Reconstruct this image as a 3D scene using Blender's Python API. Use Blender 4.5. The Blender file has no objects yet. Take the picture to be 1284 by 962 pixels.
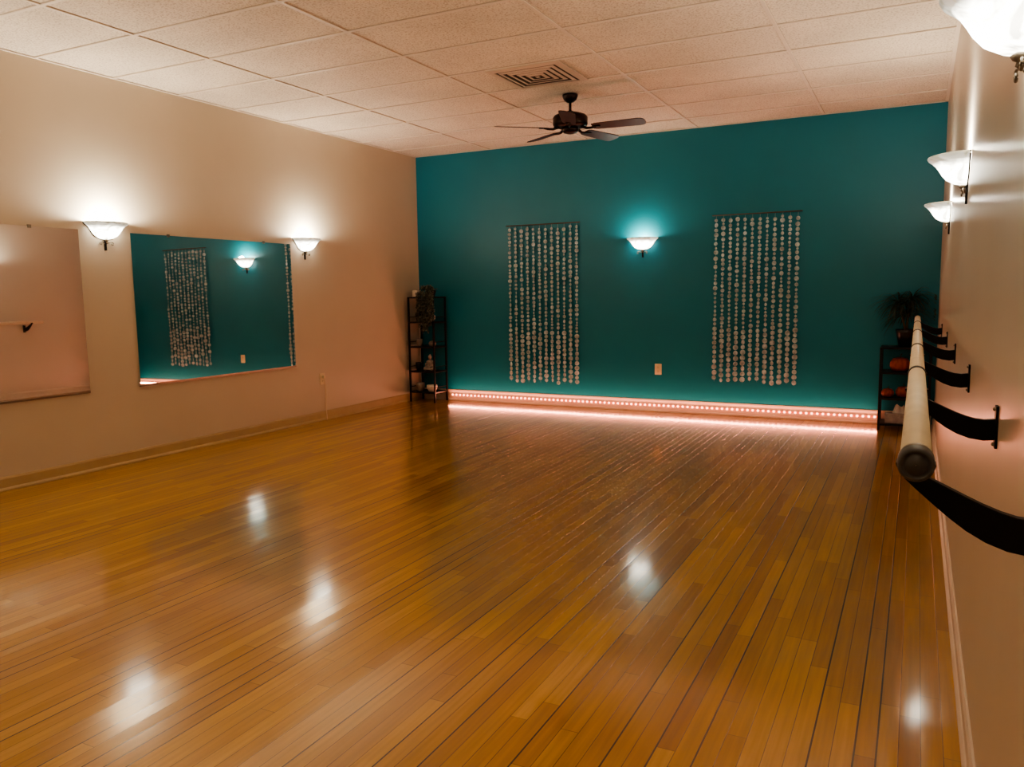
import bpy, bmesh, math, random
from mathutils import Vector, Matrix
random.seed(7)
S = bpy.context.scene
COL = S.collection
try:
    S.view_settings.view_transform = 'AgX'
    S.view_settings.look = 'AgX - Medium High Contrast'
except Exception as e:
    print(e)

def lin(c):
    return tuple(((x/255)/12.92 if x/255 <= 0.04045 else ((x/255+0.055)/1.055)**2.4) for x in c)

# ------------------------------------------------------------ materials
def mat(name, rgb, rough=0.5, metal=0.0, var=0.12, scale=8.0, bump=0.0, emit=None, estr=0.0, coat=0.0):
    m = bpy.data.materials.new(name); m.use_nodes = True
    nt = m.node_tree; b = nt.nodes['Principled BSDF']
    c = lin(rgb)
    tc = nt.nodes.new('ShaderNodeTexCoord')
    n = nt.nodes.new('ShaderNodeTexNoise'); n.inputs['Scale'].default_value = scale; n.inputs['Detail'].default_value = 5
    nt.links.new(tc.outputs['Object'], n.inputs['Vector'])
    r = nt.nodes.new('ShaderNodeValToRGB')
    r.color_ramp.elements[0].position = 0.3; r.color_ramp.elements[1].position = 0.7
    r.color_ramp.elements[0].color = tuple(x*(1-var) for x in c)+(1,)
    r.color_ramp.elements[1].color = tuple(min(1, x*(1+var*0.5)) for x in c)+(1,)
    nt.links.new(n.outputs['Fac'], r.inputs['Fac'])
    nt.links.new(r.outputs['Color'], b.inputs['Base Color'])
    b.inputs['Roughness'].default_value = rough
    b.inputs['Metallic'].default_value = metal
    b.inputs['Coat Weight'].default_value = coat
    if bump > 0:
        bp = nt.nodes.new('ShaderNodeBump'); bp.inputs['Strength'].default_value = bump; bp.inputs['Distance'].default_value = 0.01
        n2 = nt.nodes.new('ShaderNodeTexNoise'); n2.inputs['Scale'].default_value = scale*6; n2.inputs['Detail'].default_value = 4
        nt.links.new(tc.outputs['Object'], n2.inputs['Vector'])
        nt.links.new(n2.outputs['Fac'], bp.inputs['Height']); nt.links.new(bp.outputs['Normal'], b.inputs['Normal'])
    if emit:
        b.inputs['Emission Color'].default_value = lin(emit)+(1,)
        b.inputs['Emission Strength'].default_value = estr
    return m

def M(nt, op, a, b=None, c=None):
    n = nt.nodes.new('ShaderNodeMath'); n.operation = op
    for i, v in enumerate((a, b, c)):
        if v is None: continue
        if isinstance(v, (int, float)): n.inputs[i].default_value = v
        else: nt.links.new(v, n.inputs[i])
    return n.outputs[0]

def floor_material():
    m = bpy.data.materials.new('maple_strip_floor'); m.use_nodes = True
    nt = m.node_tree; b = nt.nodes['Principled BSDF']; L = nt.links.new
    tc = nt.nodes.new('ShaderNodeTexCoord'); sep = nt.nodes.new('ShaderNodeSeparateXYZ')
    L(tc.outputs['Object'], sep.inputs[0])
    W = 0.057
    xw = M(nt, 'DIVIDE', sep.outputs['X'], W)
    bi = M(nt, 'FLOOR', xw)
    fx = M(nt, 'SUBTRACT', xw, bi)
    wn = nt.nodes.new('ShaderNodeTexWhiteNoise'); wn.noise_dimensions = '1D'; L(bi, wn.inputs['W'])
    off = M(nt, 'MULTIPLY', wn.outputs['Value'], 7.3)
    yl = M(nt, 'ADD', M(nt, 'DIVIDE', sep.outputs['Y'], 0.95), off)
    si = M(nt, 'FLOOR', yl); fy = M(nt, 'SUBTRACT', yl, si)
    cmb = nt.nodes.new('ShaderNodeCombineXYZ'); L(bi, cmb.inputs[0]); L(si, cmb.inputs[1])
    wn2 = nt.nodes.new('ShaderNodeTexWhiteNoise'); wn2.noise_dimensions = '2D'; L(cmb.outputs[0], wn2.inputs['Vector'])
    ramp = nt.nodes.new('ShaderNodeValToRGB'); e = ramp.color_ramp.elements
    e[0].position = 0; e[0].color = lin((168, 116, 46))+(1,)
    e[1].position = 1; e[1].color = lin((206, 156, 68))+(1,)
    e.new(0.12).color = lin((180, 129, 52))+(1,)
    e.new(0.6).color = lin((191, 141, 58))+(1,)
    L(wn2.outputs['Value'], ramp.inputs['Fac'])
    mp = nt.nodes.new('ShaderNodeMapping'); mp.inputs['Scale'].default_value = (60, 2.5, 1)
    L(tc.outputs['Object'], mp.inputs['Vector'])
    g = nt.nodes.new('ShaderNodeTexNoise'); g.inputs['Scale'].default_value = 1.0; g.inputs['Detail'].default_value = 6
    L(mp.outputs[0], g.inputs['Vector'])
    gr = nt.nodes.new('ShaderNodeMapRange'); gr.inputs[1].default_value = 0.3; gr.inputs[2].default_value = 0.7
    gr.inputs[3].default_value = 0.82; gr.inputs[4].default_value = 1.07; L(g.outputs['Fac'], gr.inputs[0])
    big = nt.nodes.new('ShaderNodeTexNoise'); big.inputs['Scale'].default_value = 1.3; L(tc.outputs['Object'], big.inputs['Vector'])
    bg = nt.nodes.new('ShaderNodeMapRange'); bg.inputs[1].default_value = 0.3; bg.inputs[2].default_value = 0.7
    bg.inputs[3].default_value = 0.9; bg.inputs[4].default_value = 1.05; L(big.outputs['Fac'], bg.inputs[0])
    wn3 = nt.nodes.new('ShaderNodeTexWhiteNoise'); wn3.noise_dimensions = '1D'; L(M(nt, 'ADD', bi, 31.7), wn3.inputs['W'])
    wide = M(nt, 'GREATER_THAN', wn3.outputs['Value'], 0.7)
    sw = M(nt, 'ADD', M(nt, 'MULTIPLY', wide, 0.05), 0.045)
    seam = M(nt, 'LESS_THAN', fx, sw)
    endj = M(nt, 'LESS_THAN', fy, 0.003)
    dark = M(nt, 'ADD', M(nt, 'MULTIPLY', seam, M(nt, 'ADD', M(nt, 'MULTIPLY', wide, 0.25), 0.63)), M(nt, 'MULTIPLY', endj, 0.45))
    inv = M(nt, 'MAXIMUM', M(nt, 'SUBTRACT', 1.0, dark), 0.1)
    tot = M(nt, 'MULTIPLY', M(nt, 'MULTIPLY', gr.outputs[0], bg.outputs[0]), inv)
    mx = nt.nodes.new('ShaderNodeVectorMath'); mx.operation = 'SCALE'
    L(ramp.outputs['Color'], mx.inputs[0]); L(tot, mx.inputs['Scale'])
    L(mx.outputs[0], b.inputs['Base Color'])
    b.inputs['Roughness'].default_value = 0.3
    b.inputs['Coat Weight'].default_value = 1.0; b.inputs['Coat IOR'].default_value = 1.85
    rr = nt.nodes.new('ShaderNodeMapRange'); rr.inputs[3].default_value = 0.07; rr.inputs[4].default_value = 0.14
    L(big.outputs['Fac'], rr.inputs[0]); L(rr.outputs[0], b.inputs['Coat Roughness'])
    bp = nt.nodes.new('ShaderNodeBump'); bp.inputs['Strength'].default_value = 1.0; bp.inputs['Distance'].default_value = 0.001
    tilt = M(nt, 'MULTIPLY', M(nt, 'MULTIPLY', M(nt, 'SUBTRACT', wn.outputs['Value'], 0.5), fx), 1.1)
    hh = M(nt, 'ADD', M(nt, 'ADD', M(nt, 'MULTIPLY', seam, -0.12), M(nt, 'MULTIPLY', g.outputs['Fac'], 0.05)), tilt)
    L(hh, bp.inputs['Height']); L(bp.outputs['Normal'], b.inputs['Normal']); L(bp.outputs['Normal'], b.inputs['Coat Normal'])
    b.inputs['IOR'].default_value = 1.35
    return m

def ceiling_material():
    m = bpy.data.materials.new('acoustic_tile'); m.use_nodes = True
    nt = m.node_tree; b = nt.nodes['Principled BSDF']; L = nt.links.new
    tc = nt.nodes.new('ShaderNodeTexCoord')
    n = nt.nodes.new('ShaderNodeTexNoise'); n.inputs['Scale'].default_value = 80; n.inputs['Detail'].default_value = 6
    L(tc.outputs['Object'], n.inputs['Vector'])
    n2 = nt.nodes.new('ShaderNodeTexNoise'); n2.inputs['Scale'].default_value = 1.6; n2.inputs['Detail'].default_value = 4; L(tc.outputs['Object'], n2.inputs['Vector'])
    r = nt.nodes.new('ShaderNodeValToRGB'); e = r.color_ramp.elements
    e[0].position = 0.34; e[0].color = lin((206, 188, 170))+(1,)
    e[1].position = 0.52; e[1].color = lin((246, 233, 216))+(1,)
    L(n.outputs['Fac'], r.inputs['Fac'])
    mr = nt.nodes.new('ShaderNodeMapRange'); mr.inputs[1].default_value = .3; mr.inputs[2].default_value = .7
    mr.inputs[3].default_value = 0.86; mr.inputs[4].default_value = 1.05; L(n2.outputs['Fac'], mr.inputs[0])
    mx = nt.nodes.new('ShaderNodeVectorMath'); mx.operation = 'SCALE'
    L(r.outputs['Color'], mx.inputs[0]); L(mr.outputs[0], mx.inputs['Scale']); L(mx.outputs[0], b.inputs['Base Color'])
    bp = nt.nodes.new('ShaderNodeBump'); bp.inputs['Strength'].default_value = 0.4; bp.inputs['Distance'].default_value = 0.004
    L(n.outputs['Fac'], bp.inputs['Height']); L(bp.outputs['Normal'], b.inputs['Normal'])
    b.inputs['Roughness'].default_value = 0.9
    return m

def shade_material():
    m = bpy.data.materials.new('frosted_glass_lit'); m.use_nodes = True
    nt = m.node_tree; b = nt.nodes['Principled BSDF']; L = nt.links.new
    tc = nt.nodes.new('ShaderNodeTexCoord'); sep = nt.nodes.new('ShaderNodeSeparateXYZ'); L(tc.outputs['Object'], sep.inputs[0])
    n = nt.nodes.new('ShaderNodeTexNoise'); n.inputs['Scale'].default_value = 12; n.inputs['Detail'].default_value = 3; n.inputs['Distortion'].default_value = 1.8
    L(tc.outputs['Object'], n.inputs['Vector'])
    rp = nt.nodes.new('ShaderNodeValToRGB'); e = rp.color_ramp.elements
    mr = nt.nodes.new('ShaderNodeMapRange'); mr.inputs[1].default_value = -0.14; mr.inputs[2].default_value = 0.0
    L(sep.outputs['Z'], mr.inputs[0]); L(mr.outputs[0], rp.inputs['Fac'])
    e[0].position = 0; e[0].color = (.25, .25, .25, 1)
    e[1].position = 1; e[1].color = (.03, .03, .03, 1)
    e.new(.35).color = (1, 1, 1, 1); e.new(.66).color = (.8, .8, .8, 1); e.new(.84).color = (.06, .06, .06, 1)
    vein = nt.nodes.new('ShaderNodeMapRange'); vein.inputs[1].default_value = .35; vein.inputs[2].default_value = .65
    vein.inputs[3].default_value = .35; vein.inputs[4].default_value = 1.3; L(n.outputs['Fac'], vein.inputs[0])
    s = M(nt, 'MULTIPLY', M(nt, 'MULTIPLY', rp.outputs[0], vein.outputs[0]), 15.0)
    b.inputs['Base Color'].default_value = lin((190, 196, 176))+(1,)
    b.inputs['Emission Color'].default_value = lin((255, 250, 232))+(1,)
    L(s, b.inputs['Emission Strength']); b.inputs['Roughness'].default_value = 0.3
    return m

def mirror_material():
    m = bpy.data.materials.new('mirror_glass'); m.use_nodes = True
    nt = m.node_tree; b = nt.nodes['Principled BSDF']; L = nt.links.new
    b.inputs['Base Color'].default_value = (0.88, 0.90, 0.89, 1); b.inputs['Metallic'].default_value = 1; b.inputs['Roughness'].default_value = 0.015
    tc = nt.nodes.new('ShaderNodeTexCoord'); n = nt.nodes.new('ShaderNodeTexNoise'); n.inputs['Scale'].default_value = 2.2; n.inputs['Detail'].default_value = 1
    L(tc.outputs['Object'], n.inputs['Vector'])
    bp = nt.nodes.new('ShaderNodeBump'); bp.inputs['Strength'].default_value = 0.04; bp.inputs['Distance'].default_value = 0.01
    L(n.outputs['Fac'], bp.inputs['Height']); L(bp.outputs['Normal'], b.inputs['Normal'])
    return m

MAT = dict(
 floor=floor_material(), ceiling=ceiling_material(), shade=shade_material(), mirror=mirror_material(),
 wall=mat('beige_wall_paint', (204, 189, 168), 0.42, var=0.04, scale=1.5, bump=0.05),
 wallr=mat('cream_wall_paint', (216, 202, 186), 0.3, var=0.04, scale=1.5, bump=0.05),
 teal=mat('teal_wall_paint', (0, 114, 134), 0.42, var=0.06, scale=2, bump=0.04),
 base=mat('tan_trim_paint', (184, 160, 122), 0.4, var=0.06),
 basew=mat('pale_trim_paint', (222, 204, 188), 0.45, var=0.05),
 grid=mat('ceiling_grid_enamel', (240, 226, 210), 0.5, var=0.05),
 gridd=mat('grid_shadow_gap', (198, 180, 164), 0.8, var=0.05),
 iron=mat('black_iron', (22, 19, 18), 0.45, 0.6, var=0.2, scale=30),
 pewter=mat('aged_pewter', (128, 116, 100), 0.4, 0.4, var=0.2, scale=30),
 bronze=mat('dark_bronze', (40, 24, 18), 0.35, 0.7, var=0.2, scale=20),
 blade=mat('dark_walnut_blade', (66, 34, 28), 0.45, var=0.25, scale=10),
 steel=mat('brushed_steel', (150, 142, 130), 0.3, 1.0, var=0.1),
 rubber=mat('dark_grey_plastic', (70, 68, 66), 0.5, var=0.1),
 wood=mat('pale_ash_wood', (246, 232, 204), 0.35, var=0.08, scale=12),
 capiz=mat('capiz_shell', (170, 188, 194), 0.28, var=0.5, scale=25),
 string=mat('thin_nylon_string', (150, 160, 160), 0.5),
 rod=mat('weathered_wood_rod', (80, 74, 66), 0.6, var=0.3, scale=20),
 ivory=mat('ivory_plastic', (222, 205, 172), 0.4),
 slot=mat('outlet_slots', (60, 50, 40), 0.5),
 shelfm=mat('black_metal_shelf', (26, 22, 22), 0.45, 0.3, var=0.2, scale=20),
 leafd=mat('dark_green_leaf', (40, 54, 38), 0.5, var=0.35, scale=18),
 leafv=mat('variegated_leaf', (122, 122, 108), 0.5, var=0.9, scale=50),
 pot=mat('grey_ceramic', (140, 126, 116), 0.4, var=0.2),
 white=mat('white_ceramic', (226, 216, 204), 0.35, var=0.08),
 wax=mat('ivory_wax', (232, 222, 206), 0.5, var=0.05),
 orange=mat('orange_pumpkin_skin', (160, 68, 32), 0.5, var=0.3, scale=20),
 stem=mat('dry_stem', (96, 84, 48), 0.7, var=0.3, scale=40),
 stone=mat('grey_stone', (160, 150, 140), 0.6, var=0.3, scale=30, bump=0.2),
 tissue=mat('white_tissue_paper', (236, 230, 226), 0.8, var=0.05),
 boxm=mat('printed_grey_cardboard', (176, 160, 156), 0.6, var=0.3, scale=25),
 black=mat('black_ceramic', (24, 22, 24), 0.3, var=0.2),
 vent=mat('vent_enamel', (220, 200, 182), 0.4, var=0.06),
 duct=mat('duct_dark', (96, 80, 68), 0.8, var=0.2),
 led=mat('led_diode', (255, 190, 170), 0.5, emit=(255, 172, 144), estr=8.0),
 ledtape=mat('led_tape', (255, 150, 125), 0.5, emit=(255, 90, 60), estr=0.8),
)

# ------------------------------------------------------------ mesh helpers
def obj(name, verts, faces, m, parent=None, smooth=False, loc=None, mats=None, fm=None, bevel=0):
    me = bpy.data.meshes.new(name); me.from_pydata([tuple(v) for v in verts], [], faces)
    bm = bmesh.new(); bm.from_mesh(me)
    bmesh.ops.recalc_face_normals(bm, faces=bm.faces); bm.to_mesh(me); bm.free()
    for mm in (mats or [m]): me.materials.append(mm)
    if smooth:
        for p in me.polygons: p.use_smooth = True
    o = bpy.data.objects.new(name, me); COL.objects.link(o)
    if parent: o.parent = parent
    if loc: o.location = loc
    if bevel:
        md = o.modifiers.new('bevel', 'BEVEL'); md.width = bevel; md.segments = 2; md.limit_method = 'ANGLE'
    return o

class G:
    """geometry accumulator for one part"""
    def __init__(s): s.v = []; s.f = []
    def add(s, v, f):
        o = len(s.v); s.v += [tuple(x) for x in v]; s.f += [tuple(i+o for i in q) for q in f]; return s
    def box(s, c, d):
        x, y, z = c; a, b, h = d[0]/2, d[1]/2, d[2]/2
        v = [(x+i*a, y+j*b, z+k*h) for i in (-1, 1) for j in (-1, 1) for k in (-1, 1)]
        return s.add(v, [(0, 1, 3, 2), (4, 6, 7, 5), (0, 4, 5, 1), (2, 3, 7, 6), (0, 2, 6, 4), (1, 5, 7, 3)])
    def lathe(s, prof, n=32, a0=0, a1=2*math.pi, c=(0, 0, 0), rib=0, ribn=8, sy=1):
        full = abs(a1-a0-2*math.pi) < 1e-6; cnt = n if full else n+1; v = []; f = []
        for r, z in prof:
            for i in range(cnt):
                a = a0+(a1-a0)*i/n; rr = r*(1+rib*abs(math.cos(ribn*a/2))-rib)
                v.append((c[0]+rr*math.cos(a), c[1]+sy*rr*math.sin(a), c[2]+z))
        for j in range(len(prof)-1):
            for i in range(n):
                k = (i+1) % cnt
                f.append((j*cnt+i, j*cnt+k, (j+1)*cnt+k, (j+1)*cnt+i))
        return s.add(v, f)
    def tube(s, pts, r, n=8, cap=True):
        pts = [Vector(p) for p in pts]; v = []; f = []
        for i, p in enumerate(pts):
            t = (pts[min(i+1, len(pts)-1)]-pts[max(i-1, 0)]).normalized()
            up = Vector((0, 0, 1)) if abs(t.z) < 0.9 else Vector((1, 0, 0))
            a = t.cross(up).normalized(); b = t.cross(a).normalized()
            rr = r[i] if isinstance(r, (list, tuple)) else r
            for k in range(n):
                an = 2*math.pi*k/n; v.append(p+a*math.cos(an)*rr+b*math.sin(an)*rr)
        for i in range(len(pts)-1):
            for k in range(n):
                f.append((i*n+k, i*n+(k+1) % n, (i+1)*n+(k+1) % n, (i+1)*n+k))
        if cap: f.append(tuple(range(n))); f.append(tuple((len(pts)-1)*n+k for k in range(n)))
        return s.add(v, f)
    def ball(s, c, r, n=12, sc=(1, 1, 1)):
        pr = [(max(1e-4, r*math.sin(math.pi*i/n)), r*math.cos(math.pi*i/n)) for i in range(n+1)]
        g = G().lathe(pr, n=n*2)
        return s.add([(c[0]+x*sc[0], c[1]+y*sc[1], c[2]+z*sc[2]) for x, y, z in g.v], g.f)
    def leaf(s, base, d, length, width, droop, n=6, xmax=None):
        base = Vector(base); d = Vector(d).normalized(); side = d.cross(Vector((0, 0, 1)))
        if side.length < .05: side = Vector((1, 0, 0))
        side.normalize(); p = base.copy(); v = []; f = []
        dd = d.copy()
        for i in range(n+1):
            t = i/n; w = width*math.sin(math.pi*min(1, .12+.88*t))**.8*.5+.0006 if t < 1 else .0006
            v += [p-side*w, p+Vector((0, 0, -w*.3)), p+side*w]
            dd = (dd+Vector((0, 0, -droop/n))).normalized(); p = p+dd*length/n
        if xmax is not None:
            v = [Vector((min(q.x, xmax-.02*random.random()), q.y, q.z)) for q in v]
        for i in range(n):
            a = i*3; f += [(a, a+1, a+4, a+3), (a+1, a+2, a+5, a+4)]
        return s.add(v, f)
    def make(s, name, m, parent=None, smooth=False, **k):
        return obj(name, s.v, s.f, m, parent, smooth, **k)

def root(name, loc, label, cat, rotz=0, group=None):
    e = bpy.data.objects.new(name, None); e.empty_display_size = 0.1; COL.objects.link(e)
    e.location = loc; e.rotation_euler = (0, 0, rotz)
    e['label'] = label; e['category'] = cat
    if group: e['group'] = group
    return e

def tag(o, label, cat, group=None):
    o['label'] = label; o['category'] = cat
    if group: o['group'] = group
    return o

def copy_thing(r, loc, rotz=None, label=None):
    def rec(o, par):
        n = o.copy(); COL.objects.link(n)
        if par: n.parent = par
        for c in o.children: rec(c, n)
        return n
    n = rec(r, None); n.location = loc
    if rotz is not None: n.rotation_euler = (0, 0, rotz)
    if label: n['label'] = label
    return n

def structure(g, name, m, **k):
    o = g.make(name, m, **k); o['kind'] = 'structure'; return o

# ------------------------------------------------------------ room
XL, XR, YB, YF, H = -5.56, 0.18, 8.44, -3.0, 2.985
T = 0.12
structure(G().box(((XL+XR)/2, (YB+YF)/2, -T/2), (XR-XL+2*T, YB-YF+2*T, T)), 'floor', MAT['floor'])
structure(G().box(((XL+XR)/2, (YB+YF)/2, H+T/2), (XR-XL+2*T, YB-YF+2*T, T)), 'ceiling', MAT['ceiling'])
structure(G().box((XL-T/2, (YB+YF)/2, H/2), (T, YB-YF, H)), 'wall_left', MAT['wall'])
structure(G().box((XR+T/2, (YB+YF)/2, H/2), (T, YB-YF, H)), 'wall_right', MAT['wallr'])
structure(G().box(((XL+XR)/2, YB+T/2, H/2), (XR-XL+2*T, T, H)), 'wall_back', MAT['teal'])
structure(G().box(((XL+XR)/2, YF-T/2, H/2), (XR-XL+2*T, T, H)), 'wall_front', MAT['wall'])

def baseboard(name, m, axis, wallc, sgn, a, b, h=0.1):
    pr = [(0, 0), (0.022, 0), (0.022, 0.012), (0.016, 0.022), (0.012, 0.026), (0.012, h-0.014), (0.006, h-0.002), (0, h)]
    v = []
    for t in (a, b):
        for o, z in pr:
            v.append((wallc+sgn*o, t, z) if axis == 'Y' else (t, wallc+sgn*o, z))
    n = len(pr); f = [(i, (i+1) % n, n+(i+1) % n, n+i) for i in range(n)]+[tuple(range(n)), tuple(range(n, 2*n))]
    return structure(G().add(v, f), name, m)
baseboard('baseboard_left', MAT['base'], 'Y', XL, 1, YF, YB)
baseboard('baseboard_right', MAT['basew'], 'Y', XR, -1, YF, YB, .085)
baseboard('baseboard_back', MAT['basew'], 'X', YB, -1, XL+.022, XR-.022, 0.135)
baseboard('baseboard_front', MAT['base'], 'X', YF, 1, XL+.022, XR-.022)

# ceiling T-bar grid
XS = [-.875-1.22*i for i in range(4)]
YS = [5.50+.61*i for i in range(-13, 5)]
g = G(); gd = G()
for x in XS:
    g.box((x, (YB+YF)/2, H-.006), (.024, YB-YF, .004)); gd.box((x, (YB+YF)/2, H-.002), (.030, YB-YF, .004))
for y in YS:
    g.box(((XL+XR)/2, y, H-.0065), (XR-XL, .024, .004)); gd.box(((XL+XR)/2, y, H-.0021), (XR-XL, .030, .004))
g.box((XL+.012, (YB+YF)/2, H-.006), (.024, YB-YF, .004)); g.box((XR-.012, (YB+YF)/2, H-.006), (.024, YB-YF, .004))
g.box(((XL+XR)/2, YB-.012, H-.006), (XR-XL, .024, .004))
structure(g, 'trim_1', MAT['grid']); structure(gd, 'trim_2', MAT['gridd'])

# ------------------------------------------------------------ air vent
vr = root('air_vent', (-2.68, 5.80, H-.009), 'square beige louvred air diffuser set in the tiled ceiling', 'air vent')
fg = G(); R = .30
def ringframe(gg, ro, ri, zo, zi, th=.003):
    v = []
    for r_, z_ in ((ro, zo), (ri, zi), (ri, zi-th), (ro, zo-th)):
        v += [(-r_, -r_, z_), (r_, -r_, z_), (r_, r_, z_), (-r_, r_, z_)]
    f = []
    for a in range(4):
        b_ = (a+1) % 4
        for i in range(4):
            j = (i+1) % 4; f.append((a*4+i, a*4+j, b_*4+j, b_*4+i))
    gg.add(v, f)
ringframe(fg, R, R-.05, 0, -.006, .006)
fg.make('vent_frame', MAT['vent'], vr)
G().box((0, 0, .003), (.54, .54, .003)).make('duct_opening', MAT['duct'], vr)
lg = G()
for i in range(4):
    ro = .228-.052*i; ringframe(lg, ro, ro-.024, -.008, -.012)
lg.box((0, 0, -.012), (.03, .03, .004))
lg.make('louvre', MAT['vent'], vr)

# ------------------------------------------------------------ ceiling fan
fr = root('ceiling_fan', (-2.70, 6.49, H-.008), 'dark bronze five-blade ceiling fan hung on a short downrod', 'ceiling fan')
G().lathe([(.0005, 0), (.065, 0), (.066, -.012), (.055, -.04), (.03, -.062), (.016, -.066), (.0005, -.066)]).make('canopy', MAT['bronze'], fr, True)
G().lathe([(.0005, -.06), (.012, -.06), (.012, -.15), (.0005, -.15)], 16).make('downrod', MAT['bronze'], fr, True)
G().lathe([(.0005, -.135), (.025, -.135), (.03, -.15), (.09, -.155), (.135, -.172), (.148, -.19), (.148, -.245), (.138, -.262), (.10, -.272), (.0005, -.272)], 40).make('motor_housing', MAT['bronze'], fr, True)
G().lathe([(.0005, -.268), (.07, -.27), (.072, -.295), (.055, -.315), (.02, -.325), (.0005, -.326)], 32).make('switch_housing', MAT['bronze'], fr, True)
for k in range(5):
    a = math.radians(2+72*k)
    gb = G(); v = []; pitch = math.radians(-12)
    outl = [(.20, .045), (.23, .056), (.32, .06), (.42, .063), (.52, .066), (.60, .068), (.63, .062), (.648, .046), (.656, .02)]
    for top in (0, -.006):
        for x, w in outl:
            v.append((x, w*math.cos(pitch), -.276+w*math.sin(pitch)+top)); v.append((x, -w*math.cos(pitch), -.276-w*math.sin(pitch)+top))
    m_ = len(outl)*2; f = []
    for i in range(len(outl)-1):
        f.append((2*i, 2*i+1, 2*i+3, 2*i+2)); f.append((m_+2*i, m_+2*i+2, m_+2*i+3, m_+2*i+1))
        f.append((2*i, 2*i+2, m_+2*i+2, m_+2*i)); f.append((2*i+1, m_+2*i+1, m_+2*i+3, 2*i+3))
    f.append((0, m_, m_+1, 1)); f.append((m_-2, m_-1, 2*m_-1, 2*m_-2))
    bl = gb.add(v, f).make('blade', MAT['blade'], fr); bl.rotation_euler = (0, 0, a)
    br = G()
    br.tube([(.10, 0, -.268), (.15, 0, -.288), (.19, 0, -.288), (.23, 0, -.283)], [.014, .011, .010, .008], 8)
    br.box((.235, 0, -.2835), (.07, .05, .004))
    br.make('blade_bracket', MAT['bronze'], bl, True)

# ------------------------------------------------------------ sconces
def sconce(loc, rz, label):
    r = root('wall_sconce', loc, label, 'wall lamp', rz, 'matching half-bowl wall sconces')
    prof = [(.170, .004), (.173, -.002), (.168, -.010), (.150, -.022), (.134, -.036), (.122, -.052), (.108, -.074), (.088, -.096), (.056, -.114), (.024, -.121), (.0005, -.122)]
    inner = [(rr-.006 if rr > .03 else rr, zz+.004) for rr, zz in prof[::-1]]
    inner[-1] = (.163, .006)
    G().lathe(prof+inner, 40, math.pi, 2*math.pi, (0, -.006, 0), sy=.92).make('glass_shade', MAT['shade'], r, True)
    G().box((0, -.005, -.105), (.018, .010, .20)).make('backplate', MAT['iron'], r, bevel=.002)
    band = [(rr+.002, -.004, zz) for rr, zz in prof[:-1]]
    pts = [(-x, y, z) for x, y, z in band]+[(0, -.004, -.124)]+band[::-1]
    G().tube(pts, .0035, 8).make('back_frame', MAT['iron'], r, True)
    for sx in (-1, 1):
        pts = []
        for i in range(22):
            t = i/21
            if t < .5:
                u = t/.5; pts.append((sx*(.008+.040*u), -.010-.012*u, -.155+.006*math.sin(u*3.1)+.012*u))
            else:
                u = (t-.5)/.5; an = math.radians(90-330*u); rr = .012*(1-.55*u)
                pts.append((sx*(.048+rr*math.cos(an)), -.022, -.155+rr*math.sin(an)))
        G().tube(pts, .0035, 8).make('scroll_arm', MAT['pewter'], r, True)
    G().lathe([(.0005, -.118), (.010, -.121), (.017, -.126), (.012, -.134), (.005, -.138), (.007, -.146), (.0005, -.151)], 16, c=(0, -.022, 0)).make('finial', MAT['pewter'], r, True)
    l = bpy.data.lights.new('sconce_bulb', 'POINT'); l.energy = 50; l.color = (1.0, .91, .75); l.shadow_soft_size = .04
    lo = bpy.data.objects.new('bulb', l); COL.objects.link(lo); lo.parent = r; lo.location = (0, -.088, -.01)
    return r
RZ = 1.88
master = sconce((-2.67, YB, RZ), 0, 'lit frosted half-bowl sconce with iron scrolls on teal wall')
def set_energy(thing, e):
    for c in thing.children:
        if c.type == 'LIGHT':
            c.data = c.data.copy(); c.data.energy = e
for (x, y, rz, en, lb) in [
    (XL, 4.12, math.pi/2, 48, 'lit frosted half-bowl sconce on beige wall between two mirrors'),
    (XL, 6.36, math.pi/2, 38, 'lit frosted half-bowl sconce on beige wall past the teal-reflecting mirror'),
    (XL, 1.88, math.pi/2, 64, 'lit frosted half-bowl sconce on beige wall'),
    (XL, -.36, math.pi/2, 64, 'lit frosted half-bowl sconce on beige wall'),
    (XR, 1.88, -math.pi/2, 42, 'lit frosted half-bowl sconce above the near end of the barre'),
    (XR, 4.12, -math.pi/2, 38, 'lit frosted half-bowl sconce above the middle of the barre'),
    (XR, 6.36, -math.pi/2, 32, 'lit frosted half-bowl sconce above the far end of the barre'),
    (XR, -.36, -math.pi/2, 56, 'lit frosted half-bowl sconce on cream wall')]:
    set_energy(copy_thing(master, (x, y, RZ), rz, lb), en)
set_energy(master, 9)

# ------------------------------------------------------------ mirrors
def mirror(y0, y1, label):
    r = root('wall_mirror', (XL+.0088, (y0+y1)/2, .61), label, 'mirror', 0, 'frameless wall mirrors')
    r.rotation_euler = (0, math.radians(-.4), 0)
    w = y1-y0
    G().box((.0045, 0, .605), (.005, w, 1.21)).make('mirror_glass', MAT['mirror'], r)
    G().box((0, 0, -.004), (.017, w, .008)).box((.009, 0, .001), (.002, w, .014)).make('channel', MAT['steel'], r)
    for yy in (-w*.3, w*.3):
        G().box((.005, yy, 1.215), (.010, .025, .012)).box((.0085, yy, 1.206), (.002, .025, .016)).make('mirror_clip', MAT['steel'], r)
    return r
mirror(2.08, 3.90, 'frameless rectangular wall mirror reflecting the pale wall')
mirror(4.34, 6.15, 'frameless rectangular wall mirror reflecting teal wall and shell curtain')

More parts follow.
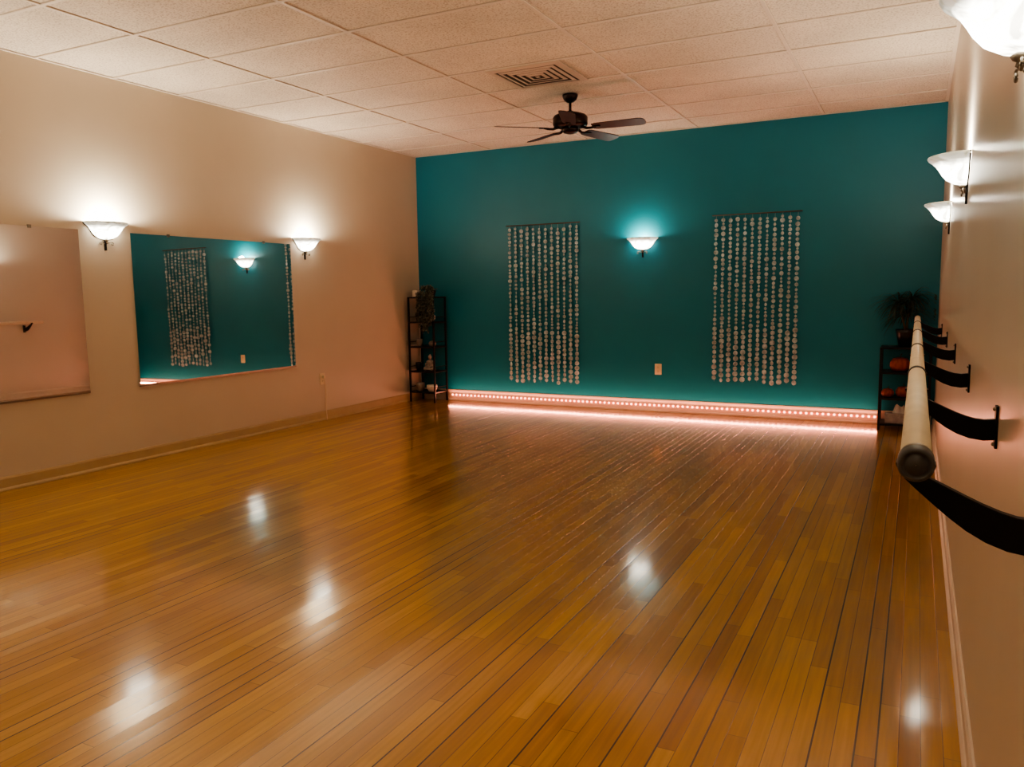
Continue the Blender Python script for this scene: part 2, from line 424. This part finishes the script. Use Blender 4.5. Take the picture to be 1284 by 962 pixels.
# ------------------------------------------------------------ shell curtains
def shell_curtain(x0, x1, z0, z1, n, label, seed):
    rnd = random.Random(seed)
    r = root('shell_curtain', (x0, YB, z0), label, 'wall hanging', 0, 'capiz shell strand curtains')
    w = x1-x0; hh = z1-z0
    rod = G().tube([(-.01, -.03, hh), (w+.01, -.03, hh+.002)], .0065, 10)
    rod.tube([(.06, 0, hh+.004), (.06, -.03, hh+.004)], .003, 6).tube([(w-.06, 0, hh+.004), (w-.06, -.03, hh+.004)], .003, 6)
    rod.make('hanging_rod', MAT['rod'], r, True)
    gs = G(); gt = G()
    for i in range(n):
        x = .03+(w-.06)*i/(n-1)
        z = hh-.02-rnd.random()*.03
        end = rnd.uniform(0, .02)
        gt.box((x, -.026, (hh+end)/2), (.0022, .0015, hh-end))
        while z > end+.02:
            low = z < hh*.34
            if low: d = rnd.choice([.046, .050, .054, .042])
            else: d = rnd.choice([.026, .034, .040, .046, .038, .03])
            rad = d/2
            cx = x+rnd.uniform(-.002, .002); a = rnd.uniform(-.6, .6); nn = 14; v = []; f = []
            for yy in (-.0008, .0008):
                for k in range(nn):
                    an = 2*math.pi*k/nn; lx = math.cos(an)*rad; lz = math.sin(an)*rad
                    v.append((cx+lx*math.cos(a), -.030+yy+lx*math.sin(a), z-rad+lz))
            f = [tuple(range(nn)), tuple(range(nn, 2*nn))]+[(k, (k+1) % nn, nn+(k+1) % nn, nn+k) for k in range(nn)]
            gs.add(v, f)
            z -= d+(rnd.uniform(.001, .006) if low else rnd.uniform(.002, .018))
    o = gs.make('shell_discs', MAT['capiz'], r); o['kind'] = 'stuff'; o['label'] = 'round translucent capiz shell discs'
    o = gt.make('strings', MAT['string'], r); o['kind'] = 'stuff'
shell_curtain(-4.30, -3.40, .26, 2.085, 12, 'capiz shell disc curtain on a rod nearer the tall shelf', 3)
shell_curtain(-1.91, -1.05, .35, 2.075, 12, 'capiz shell disc curtain on a rod nearer the low shelf', 9)

# ------------------------------------------------------------ outlets
def outlet(loc, rz, label):
    r = root('wall_outlet', loc, label, 'electrical outlet', rz)
    G().box((0, -.003, 0), (.075, .006, .118)).make('cover_plate', MAT['ivory'], r, bevel=.002)
    for z in (-.021, .021):
        s_ = G().box((0, -.0068, z), (.032, .0016, .027)).make('socket', MAT['ivory'], r, bevel=.0006)
        for (sx_, sz_, sw_, sh_) in ((-.006, .003, .0022, .009), (.006, .003, .0022, .009), (0, -.008, .004, .004)):
            G().box((sx_, -.0078, z+sz_), (sw_, .001, sh_)).make('slot', MAT['slot'], s_)
    return r
outlet((-2.49, YB, .466), 0, 'ivory duplex outlet on teal wall between shell curtains')
ro = outlet((XL, 6.55, .44), math.pi/2, 'ivory duplex outlet on beige wall with a plugged cord')
pc = root('power_cord', (XL+.012, 6.55, 0), 'white plug and cord running down to the baseboard', 'power cord', math.pi/2)
G().box((0, -.012, .461), (.028, .026, .03)).make('plug', MAT['ivory'], pc, bevel=.004)
G().tube([(0, -.02, .447), (.004, -.02, .40), (.02, -.012, .34), (.022, -.01, .2), (.02, -.012, .11), (.02, -.02, .04), (.02, -.022, .005)], .004, 8).make('cord', MAT['ivory'], pc, True)

# ------------------------------------------------------------ LED strip
lr = root('led_light_strip', (-5.12, YB-.012, .07), 'glowing salmon pink LED strip along the pale baseboard', 'light strip')
Ls = 4.82
G().box((Ls/2, -.0015, 0), (Ls, .003, .012)).make('tape', MAT['ledtape'], lr)
gl = G(); nl = 92
for i in range(nl):
    gl.box((Ls*(i+.5)/nl, -.005, 0), (.018, .005, .016))
o = gl.make('led_diodes', MAT['led'], lr); o['kind'] = 'stuff'
for i in range(3):
    l = bpy.data.lights.new('led_glow', 'AREA'); l.shape = 'RECTANGLE'; l.size = Ls/3; l.size_y = .05; l.energy = 11; l.color = (1.0, .32, .19)
    lo = bpy.data.objects.new('led_glow', l); COL.objects.link(lo); lo.parent = lr
    lo.location = (Ls*(i+.5)/3, -.06, .0); lo.rotation_euler = (math.radians(-158), 0, 0)
    l2 = bpy.data.lights.new('led_glow_wall', 'AREA'); l2.shape = 'RECTANGLE'; l2.size = Ls/3; l2.size_y = .01; l2.energy = .4; l2.color = (1.0, .24, .13)
    lo = bpy.data.objects.new('led_glow_wall', l2); COL.objects.link(lo); lo.parent = lr
    lo.location = (Ls*(i+.5)/3, -.04, -.01); lo.rotation_euler = (math.radians(90), 0, 0)

# ------------------------------------------------------------ ballet barre
bz = 1.07
ba = root('ballet_barre', (0.007, 1.20, bz), 'long pale wooden ballet barre on black iron wall brackets', 'ballet barre')
Lb = 5.95
G().tube([(0, .012, 0), (0, Lb, 0)], .021, 32).make('pole', MAT['wood'], ba, True)
cap = G()
prof = [(.0005, -.004), (.013, -.004), (.0135, -.001), (.0175, -.001), (.018, -.004), (.0215, -.003), (.0235, 0), (.0235, .028), (.0215, .030)]
gg = G().lathe(prof, 36)
cap.add([(x, z, y) for x, y, z in gg.v], gg.f)
cap.make('end_cap', MAT['rubber'], ba, True)
def sleeve(y, w, m_):
    gg = G().lathe([(.0205, 0), (.0235, .001), (.0235, w-.001), (.0205, w)], 32)
    G().add([(x, y+z, yy) for x, yy, z in gg.v], gg.f).make('joint_sleeve', MAT[m_], ba, True)
sleeve(.03, .012, 'steel')
for y in (1.27, 2.3, 3.5, 4.7): sleeve(y, .035, 'rubber')
from math import sqrt
ctrl = [(-.012, -.022, .006), (.006, -.032, .011), (.020, -.041, .0135), (.035, -.051, .016), (.055, -.064, .019), (.075, -.076, .0215), (.098, -.087, .0235), (.12, -.094, .0245), (.145, -.097, .025), (.170, -.094, .025)]
for by in (1.245, 2.17, 3.30, 4.52, 5.74, 6.98):
    y = by-1.20; v = []; n = len(ctrl)
    for yy in (-.008, .008):
        for i, (cx, cz, hw) in enumerate(ctrl):
            p0 = ctrl[max(0, i-1)]; p1 = ctrl[min(n-1, i+1)]
            tx, tz = p1[0]-p0[0], p1[1]-p0[1]; l_ = sqrt(tx*tx+tz*tz); nx, nz = -tz/l_, tx/l_
            v += [(cx+nx*hw, y+yy, cz+nz*hw), (cx-nx*hw, y+yy, cz-nz*hw)]
    f = []; m_ = 2*n
    for i in range(n-1):
        f += [(2*i, 2*i+1, 2*i+3, 2*i+2), (m_+2*i, m_+2*i+2, m_+2*i+3, m_+2*i+1), (2*i, 2*i+2, m_+2*i+2, m_+2*i), (2*i+1, m_+2*i+1, m_+2*i+3, 2*i+3)]
    f += [(0, m_, m_+1, 1), (m_-2, m_-1, 2*m_-1, 2*m_-2)]
    arm = G().add(v, f)
    sad = [math.radians(190+160*i/12) for i in range(13)]
    vv = []; ff = []
    for yy in (-.016, .016):
        for rr in (.0212, .0262):
            for an in sad: vv.append((rr*math.cos(an), y+yy, rr*math.sin(an)))
    k = 13
    for i in range(12):
        ff += [(i, i+1, k+i+1, k+i), (2*k+i, 3*k+i, 3*k+i+1, 2*k+i+1), (i, 2*k+i, 2*k+i+1, i+1), (k+i, k+i+1, 3*k+i+1, 3*k+i)]
    ff += [(0, k, 3*k, 2*k), (k-1, 3*k-1, 4*k-1, 2*k-1)]
    arm.add(vv, ff)
    b_ = arm.make('bracket', MAT['iron'], ba, bevel=.0015)
    G().box((.170, y, -.088), (.006, .036, .10)).make('mounting_plate', MAT['iron'], b_, bevel=.001)
    for z in (-.130, -.046):
        G().ball((.166, y, z), .005, 6).make('screw', MAT['steel'], b_, True)

# ------------------------------------------------------------ shelves
def shelf(x0, x1, y0, y1, hs, top, label):
    r = root('shelf_unit', ((x0+x1)/2, (y0+y1)/2, 0), label, 'shelf')
    w, d = x1-x0, y1-y0
    for sx in (-1, 1):
        for sy in (-1, 1):
            G().box((sx*(w/2-.01), sy*(d/2-.01), top/2), (.02, .02, top)).make('leg', MAT['shelfm'], r, bevel=.001)
    for h in hs:
        G().box((0, 0, h-.009), (w-.004, d-.004, .018)).make('shelf_board', MAT['shelfm'], r, bevel=.002)
    for sx in (-1, 1):
        for h in hs[:-1]:
            G().box((sx*(w/2-.01), 0, h+.055), (.008, d-.03, .008)).make('side_rail', MAT['shelfm'], r)
    return r
shelf(-5.52, -5.15, 8.11, 8.405, [.13, .38, .68, .98, 1.28], 1.28, 'tall narrow black five-tier shelf standing in the corner')
shelf(-.29, .14, 8.08, 8.40, [.06, .30, .54, .77], .77, 'low black four-tier shelf in the corner behind the barre')

def pot(name, loc, r, h, m, label, cat):
    o = G().lathe([(.0005, 0), (r*.6, 0), (r*.65, h*.05), (r*.95, h*.45), (r, h*.8), (r*.96, h), (r*.88, h), (r*.86, h*.8), (r*.6, h*.2), (.0005, h*.15)], 28).make(name, MAT[m], None, True, loc=loc)
    return tag(o, label, cat)

cr = root('pillar_candle', (-5.44, 8.20, 1.28), 'short ivory pillar candle on top of the tall shelf', 'candle')
G().lathe([(.0005, 0), (.05, 0), (.052, .005), (.052, .075), (.048, .08), (.03, .076), (.0005, .072)], 28).make('wax_body', MAT['wax'], cr, True)
G().tube([(0, 0, .07), (.002, 0, .09)], .0015, 6).make('wick', MAT['slot'], cr)

# rounded bushy trailing plant spilling over the front edge
tp = root('trailing_plant', (-5.23, 8.20, 1.28), 'bushy trailing plant with speckled leaves spilling over the shelf', 'potted plant')
G().lathe([(.0005, 0), (.04, 0), (.055, .06), (.058, .075), (.05, .075), (.045, .06), (.0005, .055)], 24).make('pot', MAT['black'], tp, True)
lv = G(); rnd = random.Random(5); vines = G()
for i in range(34):
    u = rnd.uniform(-1, 1); xx = u*.105; depth = rnd.uniform(-.115, -.17)
    ln = (.46-.12*u*u)*rnd.uniform(.8, 1.05)
    pts = [Vector((xx*.3, -.02, .07)), Vector((xx*.7, depth*.6, .11+rnd.uniform(-.01, .02))), Vector((xx, depth, .05+rnd.uniform(-.02, .02)))]
    z = pts[-1].z
    while z > -ln+.08:
        z -= rnd.uniform(.025, .045)
        pts.append(Vector((xx+rnd.uniform(-.012, .012), depth+rnd.uniform(-.01, .01), z)))
    vines.tube(pts, .0016, 5)
    for q in pts[1:]:
        for _ in range(4):
            an = rnd.uniform(0, 6.28)
            d = Vector((math.cos(an), -abs(math.sin(an))-.1, rnd.uniform(-1.2, .6)))
            lv.leaf(q+Vector((0, 0, rnd.uniform(-.015, .015))), d, rnd.uniform(.018, .032), .02, .6, 4)
for i in range(60):
    an = rnd.uniform(0, 6.28); lv.leaf((0, 0, .07), (math.cos(an), math.sin(an), rnd.uniform(.3, 1.4)), rnd.uniform(.05, .10), .025, 1.2, 5)
vines.make('stem', MAT['leafd'], tp); lv.make('foliage', MAT['leafv'], tp)

pot('bowl', (-5.25, 8.20, .98), .06, .075, 'white', 'small white ceramic bowl on the tall shelf', 'bowl')
pot('jar', (-5.43, 8.22, .98), .045, .11, 'black', 'small black ceramic jar on the tall shelf', 'jar')
o = G().ball((0, 0, .035), .05, 10, (1, .8, .7)).make('decorative_stone', MAT['stone'], None, True, loc=(-5.23, 8.2, .68)); tag(o, 'smooth grey stone resting on the tall shelf', 'stone')
pot('cup', (-5.42, 8.2, .68), .04, .09, 'pot', 'grey ceramic cup on the tall shelf', 'cup')
def statue(loc):
    r = root('seated_statue', loc, 'small stone statue seated cross-legged on the shelf', 'statue')
    G().lathe([(.0005, 0), (.085, 0), (.088, .008), (.08, .016), (.0005, .018)], 28, sy=.75).make('plinth', MAT['black'], r, True)
    g = G()
    g.lathe([(.0005, .02), (.045, .022), (.048, .04), (.037, .07), (.042, .10), (.046, .118), (.03, .132), (.014, .138), (.013, .15), (.0005, .152)], 20, sy=.7)
    g.ball((0, -.004, .168), .024, 10, (.9, .95, 1.15)); g.ball((0, .002, .196), .010, 8)
    for s_ in (-1, 1):
        g.tube([(s_*.03, 0, .032), (s_*.065, -.02, .032), (s_*.05, -.05, .03), (-s_*.01, -.055, .028)], [.024, .022, .018, .012], 12)
        g.tube([(s_*.042, 0, .118), (s_*.056, -.005, .09), (s_*.05, -.022, .065), (s_*.008, -.045, .054)], [.014, .013, .011, .009], 10)
    b = g.make('figure', MAT['stone'], r, True)
    md = b.modifiers.new('r', 'REMESH'); md.mode = 'VOXEL'; md.voxel_size = .004; md.use_smooth_shade = True
statue((-5.27, 8.20, .38))
pot('jar', (-5.45, 8.22, .38), .04, .10, 'black', 'round black jar beside the seated statue', 'jar')
pot('bowl', (-5.25, 8.2, .13), .065, .08, 'white', 'white ceramic bowl on the lowest tier of the tall shelf', 'bowl')
pot('planter', (-5.42, 8.2, .13), .055, .10, 'pot', 'grey ceramic planter on the lowest tier of the tall shelf', 'planter')

def pumpkin(loc, r, label):
    e = root('pumpkin', loc, label, 'pumpkin', random.uniform(0, 3), 'orange pumpkins on the low shelf')
    pr = [(.0005, .10*r), (.35*r, 0), (.75*r, .12*r), (r, .55*r), (.98*r, .9*r), (.7*r, 1.35*r), (.3*r, 1.45*r), (.0005, 1.32*r)]
    G().lathe(pr, 60, rib=.09, ribn=10).make('body', MAT['orange'], e, True)
    G().tube([(0, 0, 1.3*r), (.02*r, 0, 1.55*r), (.18*r, 0, 1.8*r)], [.12*r, .08*r, .09*r], 8).make('stem', MAT['stem'], e, True)
pumpkin((-.12, 8.19, .54), .09, 'small orange ribbed pumpkin on upper tier of low shelf')
pumpkin((-.215, 8.18, .30), .055, 'small orange ribbed pumpkin near the shelf leg')
pumpkin((-.08, 8.20, .30), .07, 'small orange ribbed pumpkin on middle tier of low shelf')
pot('bowl', (.06, 8.2, .54), .05, .07, 'black', 'small black bowl beside the pumpkin', 'bowl')
tb = root('tissue_box', (-.12, 8.18, .06), 'grey patterned tissue box with white tissue sticking out', 'tissue box')
G().box((0, 0, .045), (.22, .12, .09)).make('box', MAT['boxm'], tb, bevel=.004)
tg = G()
for s_ in (0, 1, 2):
    v = []; f = []
    for i in range(9):
        t = i/8; x = -.05+.1*t
        for j in range(5):
            u = j/4; v.append((x*(1-.45*u)+.01*s_, (.012*math.sin(t*9+s_*2)*(.4+u))+.01*(s_-1), .088+.075*u+.012*math.sin(t*5+s_)*u))
    for i in range(8):
        for j in range(4): f.append((i*5+j, i*5+j+1, (i+1)*5+j+1, (i+1)*5+j))
    tg.add(v, f)
tg.make('tissue', MAT['tissue'], tb, True)

sp = root('potted_palm', (-.08, 8.22, .77), 'dark green wispy palm in a dark pot on the low shelf', 'potted plant')
G().lathe([(.0005, 0), (.06, 0), (.085, .13), (.09, .16), (.078, .16), (.07, .13), (.0005, .12)], 28).make('pot', MAT['black'], sp, True)
st = G().tube([(0, 0, .11), (.005, -.005, .26), (.04, 0, .44)], [.012, .010, .008], 8)
st.tube([(0, 0, .11), (-.03, -.01, .24), (-.07, -.02, .40)], [.010, .008, .007], 8).make('trunk', MAT['stem'], sp, True)
pl = G(); rnd = random.Random(11)
for (bx, by_, bz_) in ((.04, 0, .44), (-.07, -.02, .40), (0, 0, .30)):
    for i in range(90):
        an = rnd.uniform(0, 6.28); up = rnd.uniform(-.1, 1.4)
        d = Vector((math.cos(an)*1.2, math.sin(an)*.8-.1, up))
        L_ = rnd.uniform(.18, .33)
        dn = d.normalized()
        if dn.x > 0.1: L_ = min(L_, (.21-bx)/dn.x)
        if dn.y > 0.2: L_ = min(L_, (.17-by_)/dn.y)
        pl.leaf((bx, by_, bz_), d, L_, .009, 1.6, 7, xmax=.24)
pl.make('foliage', MAT['leafd'], sp)

# ------------------------------------------------------------ camera
cd = bpy.data.cameras.new('camera'); cam = bpy.data.objects.new('camera', cd); COL.objects.link(cam)
right = Vector((.8926, .4507, -.0132)); fwd = Vector((-.4492, .8863, -.1125)).normalized()
right = (right-fwd*right.dot(fwd)).normalized(); up = right.cross(fwd).normalized()
Mx = Matrix((right, up, -fwd)).transposed().to_4x4(); Mx.translation = Vector((0, 0, 1.31))
cam.matrix_world = Mx
cd.sensor_width = 36; cd.lens = 1001/1284*36; cd.clip_start = .02
S.camera = cam
w = bpy.data.worlds.new('world'); S.world = w; w.use_nodes = True
w.node_tree.nodes['Background'].inputs[0].default_value = (.02, .015, .01, 1)
